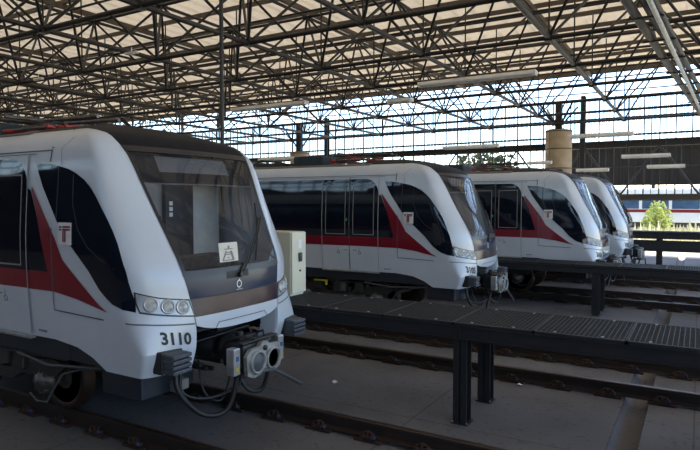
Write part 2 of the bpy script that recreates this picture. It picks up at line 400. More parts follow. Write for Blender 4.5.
def make_train(num, label):
    T = empty('metro_train'); tag(T, label, 'train', 'metro trains stabled side by side in the shed')
    W = M['white']
    # white skin ---------------------------------------------------------------
    b = MB(); zs = [1.0, 1.04, 1.08, 1.15, 1.22, 1.30, 1.38, 1.49, 1.6, 1.76]+zlist(1.9, 2.9, 10)+[2.97, 3.02, 3.04, 3.08, 3.12, 3.16, 3.2, 3.24, 3.27]
    NX, NT = 14, 12
    for s in (-1, 1):
        vs = []
        for z in zs:
            xs = XF(z)-CRZ(z)-BULGE
            for k in range(NX): x = -LEN+(xs+LEN)*(1-(1-k/NX)**2.2); vs.append((x, s*WZ(z), z))
            t = thb(z); vs += [spt(z, s*(PI/2+(t-PI/2)*k/NT)) for k in range(NT+1)]
        n = NX+NT+1
        b.add(vs, [(i*n+k, i*n+k+1, (i+1)*n+k+1, (i+1)*n+k) for i in range(len(zs)-1) for k in range(n-1)], True)
        # low cheek beside the coupler
        zc = [.76, .79, .83, .876, .92, .959, .98, 1.0, 1.05, 1.1, 1.16, 1.21]
        def xst(z):
            P = ((.76, -4.05), (.876, -4.24), (.959, -4.475), (1.0, -4.84))
            for (a, p), (c, q) in zip(P, P[1:]):
                if z <= c: return p+(q-p)*(z-a)/(c-a)
        vs = []
        zc2 = [z for z in zc if z <= 1.0]
        for z in zc2:
            xs = XF(z)-CRZ(z)-BULGE; x0 = min(xst(z), xs-.01)
            vs += [(x0+(xs-x0)*k/6, s*WZ(z), z) for k in range(6)]
            t = thb(z); vs += [spt(z, s*(PI/2+(t-PI/2)*k/NT)) for k in range(NT+1)]
        n = 6+NT+1
        b.add(vs, [(i*n+k, i*n+k+1, (i+1)*n+k+1, (i+1)*n+k) for i in range(len(zc2)-1) for k in range(n-1)], True)
        vs = []
        for z in zc: p = spt(z, s*thb(z)); vs += [p, (p.x-.03, p.y-s*.012, z), (p.x-.22, p.y-s*.05, z)]
        b.add(vs, [(3*i+k, 3*i+k+1, 3*i+k+4, 3*i+k+3) for i in range(len(zc)-1) for k in range(2)])
        # bottom lip
        vs = []
        for k in range(NT+1):
            p = spt(.76, s*(PI/2+(thb(.76)-PI/2)*k/NT)); vs += [p, (p.x-.10, p.y-s*.03, .775)]
        b.add(vs, [(2*k, 2*k+1, 2*k+3, 2*k+2) for k in range(NT)])
    # bumper strip across the nose, its underside and the rear wall of the car
    vs = []
    for k in range(25):
        q = -1+2*k/24; z0 = 1.125+.085*q*q
        vs += [spt(z0+(1.30-z0)*j/4, q*thb(1.25)) for j in range(5)]
    b.add(vs, [(5*k+j, 5*k+5+j, 5*k+6+j, 5*k+j+1) for k in range(24) for j in range(4)], True)
    vs = []
    for k in range(21):
        q = -1+2*k/20; p = spt(1.125+.085*q*q, q*thb(1.25)); vs += [p, (p.x-.12, p.y, p.z+.01)]
    b.add(vs, [(2*k, 2*k+1, 2*k+3, 2*k+2) for k in range(20)])
    b.box(-LEN, -LEN+.05, -1.1, 1.1, 1.02, 3.2)
    b.build('car_body', W, T, recalc=False)
    # roof: grey behind, black over the nose -------------------------------------
    def roofpart(x0, rows):
        bb = MB(); vs = []; n = 27
        for z in rows:
            xs = XF(z)-CRZ(z)-BULGE; row = [Vector((x0, -WZ(z), z))]
            row += [spt(z, -PI/2+PI*k/24) for k in range(25)]+[Vector((x0, WZ(z), z))]
            vs += row
        bb.add(vs, [(i*n+k, i*n+k+1, (i+1)*n+k+1, (i+1)*n+k) for i in range(len(rows)-1) for k in range(n-1)], True)
        return bb
    cap = roofpart(-5.9, [3.27, 3.3, 3.33, 3.36, 3.385, 3.405, 3.42, 3.43])
    grid_front(cap, [3.04, 3.08, 3.12, 3.16, 3.2, 3.24, 3.27], lambda z: -thb(z), thb, 20)
    cap.build('nose_cap', M['capblack'], T, recalc=False)
    r = MB(); pr = [(-1.0, 3.262), (-.85, 3.31), (-.4, 3.33), (.4, 3.33), (.85, 3.31), (1.0, 3.262), (1.0, 3.22), (-1.0, 3.22)]
    r.prism(pr, -LEN, -5.6, 'yz'); r.build('roof', M['grey'], T)
    # flank livery ---------------------------------------------------------------
    tail = arc(-5.55, 2.65, .3, 90, 0)+[(-5.24, 2.62), (-5.19, 2.60), (-5.05, 2.28), (-4.88, 1.73)]
    patch_side('window_band', [([(-LEN+.3, 1.73), (-LEN+.3, 2.95)]+tail, 0)], M['black'], T, .008, .16)
    patch_side('red_stripe', [([(-LEN+.3, 1.53), (-LEN+.3, 1.73), (-4.88, 1.73), (-5.05, 2.28), (-5.185, 2.62), (-5.17, 2.64), (-4.744, 2.096), (-4.614, 1.87), (-4.38, 1.687), (-4.052, 1.441), (-3.93, 1.38), (-4.055, 1.406), (-4.401, 1.478), (-4.792, 1.527)], 0)], M['red'], T, .0085, .12)
    cw = [(-5.115, 2.894), (-4.88, 2.880), (-4.666, 2.843), (-4.53, 2.812), (-4.412, 2.767), (-4.28, 2.70), (-4.164, 2.611), (-4.07, 2.51), (-3.987, 2.395), (-3.915, 2.29), (-3.851, 2.184), (-3.79, 2.06), (-3.74, 1.931), (-3.684, 1.79), (-3.64, 1.60), (-3.597, 1.402), (-3.72, 1.425), (-3.848, 1.468), (-3.94, 1.525), (-4.036, 1.60), (-4.194, 1.78), (-4.33, 1.90), (-4.474, 2.026), (-4.6, 2.15), (-4.722, 2.285), (-4.978, 2.637)]
    cws = patch_side('cab_window', [(cw, 0)], M['black'], T, .008, .07)
    for o, s in zip(cws, (-1, 1)):
        q = MB(); strip_side(q, [(-4.70, 2.845), (-4.72, 2.30)], .016, .010, s); strip_side(q, [(-4.45, 2.76), (-4.45, 2.45), (-4.36, 2.2), (-4.2, 2.02), (-4.0, 1.9), (-3.8, 1.82)], .012, .010, s)
        q.build('window_joint', M['seam'], o, recalc=False)
    # doors: two leaves to a bay -------------------------------------------------
    for bay in (-5.945, -10.9, -15.9):
        for k, (x0, x1) in enumerate(((bay-.69, bay-.004), (bay+.004, bay+.69))):
            last = (k == 1 and bay > -6)
            top = [(x1-.30, 2.95)]+arc(x1-.30, 2.65, .3, 90, 0)[1:] if last else [(x1, 2.95)]
            polys = [([(x0, 1.02), (x1, 1.02), (x1, 1.53), (x0, 1.53)], 0), ([(x0, 1.53), (x1, 1.53), (x1, 1.73), (x0, 1.73)], 1),
                     ([(x0, 1.73), (x1, 1.73)]+top[::-1]+[(x0, 2.95)], 2), ([(x0, 2.95)]+top+([(x1, 2.99)] if True else [])+[(x0, 2.99)], 0)]
            ds = patch_side('door', polys, [W, M['red'], M['black']], T, .012, .16)
            for d, s in zip(ds, (-1, 1)):
                g = MB(); a, c = x0+.09, x1-.10
                for P in ([(a, 1.78), (a, 2.77)], [(c, 1.78), (c, 2.77)], [(a, 1.78), (c, 1.78)], [(a, 2.77), (c, 2.77)]): strip_side(g, P, .018, .016, s)
                g.build('door_window_frame', M['greyink'] if s < 0 else M['greyink'], d, recalc=False)
                # wheelchair sign
                sx = (x0+.40 if k == 0 else x1-.45); sg = MB(); dx = .035
                for P in ([(sx, 1.475), (sx, 1.415), (sx+.03, 1.405), (sx+.045, 1.37)], arc(sx+.008, 1.385, .03, 110, 380, 10), [(sx-.006, 1.49), (sx+.006, 1.49)]): strip_side(sg, P, .010, .015, s)
                tx = sx+.14 if k == 0 else sx-.16
                sg.build('wheelchair_sign', M['ink'], d, recalc=False); sg = MB(); strip_side(sg, [(tx, 1.438), (tx+.10, 1.438)], .016, .015, s); sg.build('door_lettering', M['greyink'], d, recalc=False)
                if k == 0 and s < 0:
                    gb = MB(); gb.add([side_pt(x1-.07+math.cos(q*PI/6)*.032, 2.09+math.sin(q*PI/6)*.032, .016, s) for q in range(12)], [list(range(12))]); gb.build('door_button', M['green'], d, recalc=False)
        for s in (-1, 1):
            st = MB(); st.box(bay-.70, bay+.70, min(s*1.19, s*1.265), max(s*1.19, s*1.265), .965, 1.0, .006); st.build('door_sill', M['silver'] if bay > -6 else M['grey'], T)
    # panel lines ----------------------------------------------------------------
    b1 = MB(); b2 = MB()
    for s in (-1, 1):
        strip_side(b1, [(-4.80, 2.20), (-4.805, 1.328), (-4.4, 1.315), (-4.0, 1.30)], .014, .009, s)
        strip_side(b1, [(-4.86, 2.90), (-4.85, 3.03), (-4.81, 3.26)], .022, .005, s)
        nb = MB(); strip_side(nb, [(-4.85, 3.05), (-4.80, 3.26)], .055, .004, s); nb.build('roof_notch', M['seam'], T, recalc=False)
        strip_side(b1, [(-LEN+.1, 3.022), (-4.85, 3.022)], .014, .004, s)
        
        for P, w_ in (([(-5.245, 1.02), (-5.245, 2.99)], .016), ([(-6.64, 1.02), (-6.64, 2.99)], .014), ([(-4.66, 2.86), (-4.69, 3.03), (-4.55, 3.15)], .014)):
            b2 = MB(); strip_side(b2, P, w_, .018 if P[0][0] < -5 else .006, s); b2.build('edge_trim', M['seamlight'], T, recalc=False)
        strip_side(b1, [(-5.945, 1.02), (-5.945, 2.99)], .020, .018, s)
        strip_side(b1, [(-LEN+.3, 2.99), (-5.1, 2.99)], .008, .014, s)
        strip_front(b1, [(s*1.5, 1.295), (s*1.1, 1.285), (s*.8, 1.265), (s*.43, 1.235)], .014, .004)
        strip_front(b1, [(s*.425, 1.31), (s*.415, 1.21)], .012, .004)
    strip_front(b1, [(-.20, 1.15), (-.17, 1.205), (.17, 1.205), (.20, 1.15)], .010, .004)
    b1.build('panel_seam', M['seamsoft'], T, recalc=False)
    # logo plate -----------------------------------------------------------------
    def rect(x0, x1, z0, z1): return [(x0, z0), (x1, z0), (x1, z1), (x0, z1)]
    pl = patch_side('logo_plate', [(rect(-4.665, -4.44, 2.03, 2.26), 0)], M['whitelo'], T, .020, .1)
    for o, s in zip(pl, (-1, 1)):
        mk = MB()
        def q(x0, x1, z0, z1, i):
            if s > 0: x0, x1 = -9.105-x1, -9.105-x0
            mk.cur = i; mk.add([side_pt(x, z, .024, s) for x, z in rect(x0, x1, z0, z1)], [(0,1,2,3)])
        q(-4.585, -4.46, 2.205, 2.225, 0); q(-4.585, -4.46, 2.178, 2.196, 0)
        q(-4.585, -4.562, 2.06, 2.19, 0); q(-4.553, -4.53, 2.06, 2.185, 0); q(-4.645, -4.60, 2.205, 2.222, 1); q(-4.645, -4.60, 2.178, 2.193, 1)
        mk.build('logo_letter', [M['red'], M['ink']], o, recalc=False)
    ms = MB()
    for i in range(6): ms.cur = 1 if i == 4 else 0; strip_side(ms, [(-5.12+i*.026, 1.075), (-5.103+i*.026, 1.075)], .022, .007, -1)
    ms.build('maker_mark', [M['blue'], M['redmetal']], T, recalc=False)
    # windscreen and nose panels -------------------------------------------------
    g = MB(); grid_front(g, zlist(1.76, 3.04, 14), lambda z: -thb(z), thb, 24); ws = g.build('windscreen', M['wind'], T, recalc=False)
    f = MB(); zz = zlist(1.72, 3.06, 14)
    for s in (-1, 1): grid_front(f, zz, lambda z: s*(thb(z)-.035), lambda z: s*(thb(z)+.008), 2, .006)
    grid_front(f, [1.70, 1.735, 1.77], lambda z: -thb(z), thb, 24, .006); grid_front(f, [3.0, 3.03, 3.06], lambda z: -thb(z), thb, 24, .006)
    f.build('windscreen_frame', M['blackpaint'], T, recalc=False)
    d = MB(); grid_front(d, zlist(2.69, 3.02, 4), lambda z: -thb(z)+.02, lambda z: thb(z)-.02, 20, -.05)
    dd = d.build('destination_panel', M['blackpaint'], T, recalc=False)
    d = MB(); grid_front(d, zlist(2.81, 2.985, 3), lambda z: thy(z, -.62), lambda z: thy(z, .44), 12, -.035); d.build('display', M['lcd'], dd, recalc=False)
    d = MB(); grid_front(d, [2.672, 2.688], lambda z: -thb(z)+.03, lambda z: thb(z)-.03, 16, -.03); d.build('display_edge', M['greyink'], dd, recalc=False)
    g = MB(); grid_front(g, [1.49, 1.56, 1.65, 1.715], lambda z: -thb(z), thb, 24, .003); up = g.build('front_panel', M['panel'], T, recalc=False)
    g = MB(); grid_front(g, [1.305, 1.36, 1.42, 1.48], lambda z: -thb(z), thb, 24, .003); g.build('lower_front_panel', M['panellow'], T, recalc=False)
    g = MB(); grid_front(g, [1.475, 1.495], lambda z: -thb(z), thb, 24, .002); g.build('panel_gap', M['seam'], T, recalc=False)
    g = MB(); grid_front(g, [1.64, 1.68, 1.72], lambda z: thy(z, -.22), lambda z: thy(z, .12), 6, .008); g.build('wiper_recess', M['seam'], up, recalc=False)
    e = MB(); n = 20
    for k in range(n):
        a0, a1 = 2*PI*k/n, 2*PI*(k+1)/n
        P = [(-.045+r_*math.cos(a), 1.57+r_*math.sin(a)*1.05) for a, r_ in ((a0, .042), (a1, .042), (a1, .030), (a0, .030))]
        e.add([spt(z, thy(z, y), .009) for y, z in P], [(0,1,2,3)])
    for P in ([(-.055, 1.608), (-.032, 1.628), (-.026, 1.622), (-.045, 1.602)],): e.add([spt(z, thy(z, y), .009) for y, z in P], [(0,1,2,3)])
    for k in range(6): e.add([spt(z, thy(z, y), .009) for y, z in rect(-.09+k*.017, -.078+k*.017, 1.507, 1.514)], [(0,1,2,3)])
    e.build('emblem', M['whiteink'], up, recalc=False)
    # wiper
    w = MB()
    def on(y, z, o): return spt(z, thy(z, y), o)
    for dy in (-.02, .02): w.tube([on(-.03+dy, 1.67, .03), on(.24+dy, 1.90, .05), on(.50+dy, 2.13, .05), on(.66+dy, 2.27, .03)], .010, 6)
    w.tube([on(-.03, 1.67, .0), on(-.03, 1.67, .05)], .03, 10)
    wp = w.build('wiper', M['rubber'], T)
    w = MB(); w.tube([on(.28, 1.80, .02), on(.45, 2.02, .02), on(.60, 2.25, .02), on(.70, 2.45, .02)], .012, 6); w.build('wiper_blade', M['rubber'], wp)
    # headlights -----------------------------------------------------------------
    for s in (-1, 1):
        out = [(s*1.155, 1.602), (s*.80, 1.535), (s*.452, 1.488), (s*.415, 1.305), (s*.80, 1.352), (s*1.14, 1.392)]
        h = patch_front('headlight', [(out, 0)], M['blackpaint'], T, .004)
        inn = [(s*1.125, 1.585), (s*.80, 1.522), (s*.468, 1.474), (s*.432, 1.322), (s*.80, 1.369), (s*1.11, 1.407)]
        patch_front('headlight_bezel', [(inn, 0)], M['bezel'], h, .008)
        for t, z, big in ((.925, 1.468, 1), (.715, 1.439, 1), (.545, 1.418, 1)):
            P = spt(z, s*t, .008); N = (spt(z, s*t, .05)-P).normalized()
            rot = Vector((1, 0, 0)).rotation_difference(N).to_matrix()
            l = MB(); l.cur = 0; l.lathe([(0, .074), (.012, .072), (.016, .060), (.006, .054)], (0,0,0), 'x', 24)
            l.cur = 1; l.lathe([(.006, .054), (.016, .03), (.02, .001)], (0,0,0), 'x', 20)
            l.v = [tuple(P+rot @ Vector(v)) for v in l.v]; l.build('lamp', [M['silver'], M['lens']], h)
    # buffers, coupler -----------------------------------------------------------
    for s in (-1, 1):
        b_ = MB(); y0, y1 = sorted((s*.85, s*1.10)); b_.box(-3.47, -3.34, y0-.012, y1+.012, .80, 1.02, .015)
        o = b_.build('buffer', M['rubber'], T)
        b_ = MB(); b_.box(-3.38, -3.235, y0+.01, y1-.01, .815, 1.005, .012)
        for k in range(4): b_.box(-3.36, -3.195, y0+.005, y1-.005, .812+k*.050, .850+k*.050, .008)
        b_.build('buffer_face', M['buffer'], o)
    b_ = MB(); b_.box(-4.15, -3.95, -.70, .70, .66, 1.2); b_.box(-3.95, -3.50, -.69, .69, 1.085, 1.12)
    for k in range(3): b_.box(-3.97, -3.90, .25, .62, .80+k*.09, .86+k*.09, .01)
    b_.build('coupler_recess', M['rubber'], T)
    c = MB(); c.lathe([(-4.0, .16), (-3.72, .16), (-3.70, .12), (-3.62, .12), (-3.60, .15), (-3.54, .15), (-3.52, .10), (-3.36, .10)], (0, -.02, .80), 'x', 20)
    c.box(-3.42, -3.12, -.27, .22, .66, .92, .03); c.box(-3.20, -3.10, -.30, .30, .93, .95, .008); c.box(-3.36, -3.26, -.10, .12, .92, .97, .01); c.tube([(-3.40, -.22, .93), (-3.25, -.2, .99), (-3.14, -.05, .96)], .012, 6); c.tube([(-3.40, .18, .93), (-3.25, .22, .98), (-3.14, .1, .96)], .012, 6); c.box(-3.22, -3.08, -.30, .0, .58, .64, .012)
    for y, z in ((-.42, .66), (-.33, .64), (-.50, .72), (.36, .7)): c.tube([(-3.8, y, z), (-3.5, y, z)], .028, 8)
    c.tube([(-3.28, -.14, .92), (-3.28, -.14, 1.03)], .04, 10); c.tube([(-3.5, -.6, .98), (-3.32, .05, 1.06), (-3.3, .08, .98)], .008, 6)
    cp = c.build('coupler', M['rubber'], T); cp.location = (.08, -.01, .035)
    pl_ = MB(); pr = [(-.25, .62), (-.16, .58), (.0, .60), (.14, .57), (.25, .62), (.26, .80), (.20, .86), (.08, .865), (.04, .90), (-.04, .90), (-.08, .865), (-.2, .86), (-.26, .80)]
    pr = [(y*1.12, .73+(z-.73)*1.12) for y, z in pr]; pl_.prism(pr, -3.10, -3.05, 'yz'); cf = pl_.build('coupler_plate', M['cast'], cp)
    a = MB(); a.cur = 0; a.lathe([(0, .125), (.04, .125), (.04, .102), (.01, .10)], (-3.055, -.128, .725), 'x', 28); a.cur = 1; a.lathe([(.01, .10), (.03, .07), (.04, .001)], (-3.055, -.128, .725), 'x', 28); a.build('coupler_cone', [M['cast'], M['grey']], cf)
    a = MB(); a.cur = 0; a.lathe([(0, .125), (.04, .125), (.04, .104), (.006, .10)], (-3.055, .135, .715), 'x', 28); a.cur = 1; a.lathe([(.006, .10), (.002, .001)], (-3.055, .135, .715), 'x', 28); a.build('coupler_cup', [M['cast'], M['under']], cf)
    a = MB(); a.lathe([(0, .03), (.02, .028), (.02, .001)], (-3.05, 0., .855), 'x', 12); a.build('coupler_knob', M['rubber'], cf)
    for y in (-.43, .31):
        a = MB(); a.box(-3.17, -3.06, y-.05, y+.05, .65, .93, .012); bx_ = a.build('coupler_box', M['silver'], cp)
        a = MB(); a.box(-3.062, -3.056, y-.02, y+.02, .80, .85); a.build('blue_tag', M['blue'], bx_); a = MB(); a.box(-3.062, -3.056, y-.022, y+.022, .69, .73); a.build('yellow_tag', M['yellow'], bx_)
    a = MB(); a.tube([(-3.12, -.30, .60), (-3.02, -.05, .615), (-3.0, .10, .60), (-3.0, .62, .30)], .020, 8); a.build('guide_horn', M['grey'], cp)
    hs = [[(-3.6, -.74, .80), (-3.55, -.78, .52), (-3.45, -.55, .22), (-3.32, -.30, .22), (-3.25, -.20, .62)], [(-3.62, -.42, .74), (-3.5, -.46, .42), (-3.42, -.28, .30), (-3.35, -.20, .62)],
          [(-3.4, -.10, .68), (-3.3, -.02, .38), (-3.22, .16, .33), (-3.15, .2, .60)], [(-3.62, -.66, .76), (-3.55, -.72, .48), (-3.45, -.45, .36), (-3.35, -.1, .42), (-3.3, .0, .66)]]
    for i, P in enumerate(hs):
        P = [Vector(p) for p in P]; Q = []
        for k in range(len(P)-1):
            p0, p1, p2, p3 = P[max(k-1, 0)], P[k], P[k+1], P[min(k+2, len(P)-1)]
            for j in range(8):
                t = j/8; Q.append(.5*((2*p1)+(p2-p0)*t+(2*p0-5*p1+4*p2-p3)*t*t+(3*p1-p0-3*p2+p3)*t**3))
        Q.append(P[-1]); a = MB(); a.tube(Q, (.028, .012, .024, .018)[i], 8); a.build('air_hose', M['rubber'], cp)
    # underframe -----------------------------------------------------------------
    u = MB(); u.box(-LEN+.2, -4.65, -1.19, 1.19, .79, 1.015); pr = [(-4.66, 1.01), (-4.66, .79), (-4.0, .79), (-4.1, .87), (-4.25, .93), (-4.42, 1.0)]
    for s in (-1, 1): u.prism(pr, s*1.14, s*1.18, 'xz')
    u.box(-4.7, -3.95, -1.12, 1.12, .84, 1.01); u.box(-LEN+.2, -3.7, -1.0, 1.0, 1.03, 1.05)
    u.build('underframe', M['under'], T)
    for x0, x1, y0, y1, z0, z1, m in ((-4.22, -3.62, -1.12, -.42, .50, .80, 'under'), (-3.74, -3.54, -.76, -.56, .50, .62, 'silver'), (-12.2, -10.2, -1.2, -.5, .28, .80, 'under'), (-10.0, -8.6, -1.2, -.5, .32, .80, 'grey'), (-4.5, -3.9, .3, 1.0, .5, .8, 'under')):
        q_ = MB(); q_.box(x0, x1, y0, y1, z0, z1, .02); q_.box(x0+.1, x0+.16, y0+.05, y1-.05, z0-.012, z0+.02); q_.box(x1-.16, x1-.1, y0+.05, y1-.05, z0-.012, z0+.02)
        q_.build('equipment_box', M[m], T)
    q_ = MB(); q_.tube([(-5.45, -1.15, .30), (-5.3, -1.17, .24), (-5.1, -1.17, .26), (-4.98, -1.17, .42), (-4.85, -1.15, .60), (-4.6, -1.1, .68), (-4.3, -1.05, .72)], .012, 6); q_.tube([(-5.6, -1.2, .76), (-5.0, -1.22, .70), (-4.2, -1.1, .74)], .016, 6); q_.build('brake_pipe', M['grey'], T)
    q_ = MB(); q_.box(-6.95, -6.6, -1.14, -1.10, .70, .735); q_.box(-6.65, -6.61, -1.14, -1.10, .62, .72); q_.build('isolating_handle', M['yellow'], T)
    make_bogie(T, -6.36); make_bogie(T, -16.5)
    # roof equipment -------------------------------------------------------------
    q_ = MB(); q_.box(-7.22, -6.38, -.5, .5, 3.32, 3.56, .03)
    for k in range(5): q_.box(-7.1+k*.15, -7.03+k*.15, -.51, .51, 3.37, 3.50)
    q_.shift(-.76); q_.build('roof_equipment_box', M['teal'], T)
    q_ = MB(); q_.box(-8.3, -7.5, -.6, .6, 3.32, 3.42, .02); q_.tube([(-8.6, -.4, 3.36), (-8.3, -.4, 3.50), (-7.8, -.4, 3.46), (-7.4, -.4, 3.36)], .03, 8); q_.shift(-.76); q_.build('roof_cable_duct', M['bogie'], T)
    q_ = MB()
    for x in (-6.05, -5.15):
        q_.box(x-.05, x+.05, -.62, .62, 3.385, 3.43, .012); q_.box(x+.12, x+.17, -.45, .45, 3.40, 3.44, .01)
        for y in (-.5, .5): q_.lathe([(0, .05), (.02, .03), (.035, .055), (.05, .03), (.06, .05)], (x, y, 3.32), 'z', 10)
    q_.box(-5.9, -5.75, -.25, .25, 3.44, 3.53, .02)
    q_.shift(-.76); pn = q_.build('pantograph', M['redmetal'], T)
    q_ = MB()
    for y in (-.5, .5): q_.tube([(-6.1, y, 3.42), (-5.1, y, 3.42)], .022, 8)
    for y in (-.35, .35): q_.tube([(-6.1, y, 3.47), (-5.2, y, 3.50), (-5.9, y*.9, 3.54)], .018, 6)
    q_.tube([(-5.95, -.75, 3.54), (-5.95, .75, 3.54)], .022, 8); q_.tube([(-5.8, -.75, 3.56), (-5.8, .75, 3.56)], .022, 8); q_.tube([(-6.0, -.2, 3.57), (-4.7, -.2, 3.55)], .026, 6); q_.tube([(-6.0, .15, 3.58), (-4.75, .15, 3.55)], .026, 6)
    for s in (-1, 1): q_.tube([(-5.87, s*.75, 3.56), (-5.87, s*.88, 3.50), (-5.87, s*.93, 3.42)], .018, 6)
    q_.shift(-.76); q_.build('pantograph_frame', M['wheelface'], pn)
    q_ = MB(); q_.box(-9.6, -8.9, -.6, .6, 3.32, 3.52, .03); q_.shift(-.76); q_.build('roof_vent_box', M['grey'], T); q_ = MB(); q_.box(-13.5, -11., -.7, .7, 3.32, 3.6, .04); q_.shift(-.76); q_.build('air_conditioner', M['grey'], T)
    # cab interior ---------------------------------------------------------------
    q_ = MB(); q_.box(-4.72, -4.67, -1.15, 1.15, 1.06, 3.0); q_.box(-4.7, -3.75, -1.1, 1.1, 1.055, 1.07); q_.build('cab_partition', M['cabwall'], T)
    q_ = MB(); q_.box(-4.665, -4.645, .60, 1.08, 1.2, 2.68); q_.build('cab_door', M['cabpale'], T)
    q_ = MB(); q_.box(-4.665, -4.60, .10, .56, 1.2, 2.78); q_.tube([(-4.62, .45, 2.70), (-4.62, .60, 2.82), (-4.62, .95, 2.84), (-4.62, 1.1, 2.72)], .06, 8); q_.build('cab_cupboard', M['cabdark'], T)
    q_ = MB()
    for z in (2.43, 2.36, 2.29): q_.box(-4.595, -4.585, .15, .20, z, z+.05)
    q_.box(-4.665, -4.64, -.75, -.35, 1.9, 2.5); q_.build('cab_switch_panel', M['cabpale'], T)
    q_ = MB(); q_.box(-4.3, -3.62, -.78, .78, 1.45, 1.70, .04); q_.box(-4.1, -3.75, -.55, .35, 1.68, 1.86, .05); q_.build('driver_desk', M['cabdark'], T)
    q_ = MB(); q_.box(-4.62, -4.52, -.36, .08, 1.5, 2.12, .05); q_.box(-4.61, -4.52, -.26, -.02, 2.14, 2.32, .04); q_.box(-4.62, -4.3, -.34, .06, 1.42, 1.52, .04); q_.build('driver_seat', M['cabdark'], T)
    la = bpy.data.lights.new('cab_fill_light', 'AREA'); la.energy = 4.; la.size = .8; la.color = (.9, .95, 1.); lo_ = bpy.data.objects.new('cab_fill_light', la); COL.objects.link(lo_); lo_.parent = T; lo_.location = (-4.35, 0, 2.85)  # added fill light, replaces daylight that the opaque side windows keep out
    if num: fleet_number(num, T)
    return T
SKY, SUN, EXPO = .72, 12., -.45
# ------------------------------------------------------------------ setting
FZ = -.20
FX0, FX1, FY0, FY1 = -75., 12., -10., 32.5
def slab(name, x0, x1, y0, y1, z0, z1, m):
    b = MB(); b.box(x0, x1, y0, y1, z0, z1); return tag(b.build(name, M[m]), kind='structure')
b = MB(); b.box(FX0, -.82, FY0, FY1, FZ-.3, FZ); b.box(-.52, FX1, FY0, FY1, FZ-.3, FZ); tag(b.build('floor', M['floor']), kind='structure')
b = MB(); n = 8; prof = [(-.82, FZ)]+[(-.67-.15*math.cos(PI*k/n), FZ-.02-.13*math.sin(PI*k/n)) for k in range(n+1)]+[(-.52, FZ)]
b.add([(x, y, z) for y in (FY0, FY1) for x, z in prof], [(k, k+1, len(prof)+k+1, len(prof)+k) for k in range(len(prof)-1)], True)
tag(b.build('floor_channel', M['floor'], recalc=False), kind='structure')
b = MB(); R = 400.
for x0, x1, y0, y1 in ((-R, R, FY1, R), (-R, R, -R, FY0), (-R, FX0, FY0, FY1), (FX1, R, FY0, FY1)): b.add([(x0, y0, -.28), (x1, y0, -.28), (x1, y1, -.28), (x0, y1, -.28)], [(0,1,2,3)])
tag(b.build('ground', M['ground'], recalc=False), kind='structure')
# roof: trapezoidal sheet with purlins and rafters
b = MB(); P = []; x = FX0
while x < FX1: P += [(x, 9.15), (x+.35, 9.15), (x+.42, 9.22), (x+.58, 9.22)]; x += .65
b.add([(x, y, z) for y in (FY0, FY1) for x, z in P], [(k, k+1, len(P)+k+1, len(P)+k) for k in range(len(P)-1)])
tag(b.build('ceiling', M['roof'], recalc=False), kind='structure')
y = FY1-.15
while y > FY0:
    b = MB(); b.box(FX0, FX1, y-.03, y+.03, 9.0, 9.15); b.box(FX0, FX1, y-.07, y+.0, 8.985, 9.0)
    tag(b.build('ceiling_purlin', M['steelwarm']), kind='structure'); y -= 1.675
x = -3.25+3.33/2+3.33*3
while x > FX0:
    b = MB(); b.box(x-.05, x+.05, FY0, FY1, 8.83, 9.0); tag(b.build('ceiling_rafter', M['steelwarm']), kind='structure'); x -= 6.66
slab('ceiling_fascia', FX0, FX1, FY1-.05, FY1+.05, 8.95, 9.3, 'steelwarm')

# space frame
SF = tag(empty('space_frame', (-3.25, 15.05, 6.48)), 'dark steel tube space frame spanning the whole shed under the beige roof sheets', 'roof frame')
def P0(p): return (p[0]+3.25, p[1]-15.05, p[2]-6.48)
xb = [-3.25+3.33*k for k in range(3, -22, -1)]; yb_ = [31.8-3.35*j for j in range(13)]
xt = [x-3.33/2 for x in xb[:-1]]; yt = [y-3.35/2 for y in yb_[:-1]]
ZB, ZT = 6.48, 8.72
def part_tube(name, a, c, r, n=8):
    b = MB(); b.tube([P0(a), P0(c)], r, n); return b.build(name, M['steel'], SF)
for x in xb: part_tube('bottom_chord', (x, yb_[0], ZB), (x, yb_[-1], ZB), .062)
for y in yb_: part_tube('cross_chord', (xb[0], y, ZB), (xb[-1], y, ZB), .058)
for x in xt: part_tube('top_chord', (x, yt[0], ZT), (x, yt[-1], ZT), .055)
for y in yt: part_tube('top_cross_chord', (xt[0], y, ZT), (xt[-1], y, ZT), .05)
webs = []
for x in xt:
    for y in yt:
        for dx in (-1, 1):
            for dy in (-1, 1): webs.append(((x, y, ZT), (x+dx*3.33/2, y+dy*3.35/2, ZB)))
def inview(w):
    m = [(w[0][i]+w[1][i])/2 for i in range(3)]; c = math.cos(.534); s = math.sin(.534)
    zc = -m[0]*s+m[1]*c; xc = m[0]*c+m[1]*s
    if zc < 3: return 1e6+abs(zc)
    u = 350+590*xc/zc; v = 201-590*(m[2]-2.48)/zc
    return zc if -60 < u < 760 and v > -60 else 1e5+zc
webs.sort(key=inview)
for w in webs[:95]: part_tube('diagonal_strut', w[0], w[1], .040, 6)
b = MB()
for w in webs[95:]: b.tube([P0(w[0]), P0(w[1])], .036, 5, cap=False)
for x in xb:
    for y in yb_[:-1]: b.tube([P0((x, y, ZB)), P0((x, y, ZT+.1))], .024, 5, cap=False)
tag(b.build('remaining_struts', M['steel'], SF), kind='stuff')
for y in yt: part_tube('middle_chord', (xb[0], y, 7.62), (xb[-1], y, 7.62), .03, 6)
b = MB()
for x in xb:
    for y in yb_: b.box(*[q for a, c in zip(P0((x, y, ZB)), (.09, .09, .09)) for q in (a-c, a+c)])
tag(b.build('chord_joints', M['steel'], SF), kind='stuff')
b = MB()
for k, r in ((0, .09), (1, .07), (2, .07)): b.tube([(-1.75+.22*k, 5., 6.20+.1*(k%2)), (.12+.2*k, 31.5, 6.20+.1*(k%2))], r, 8)
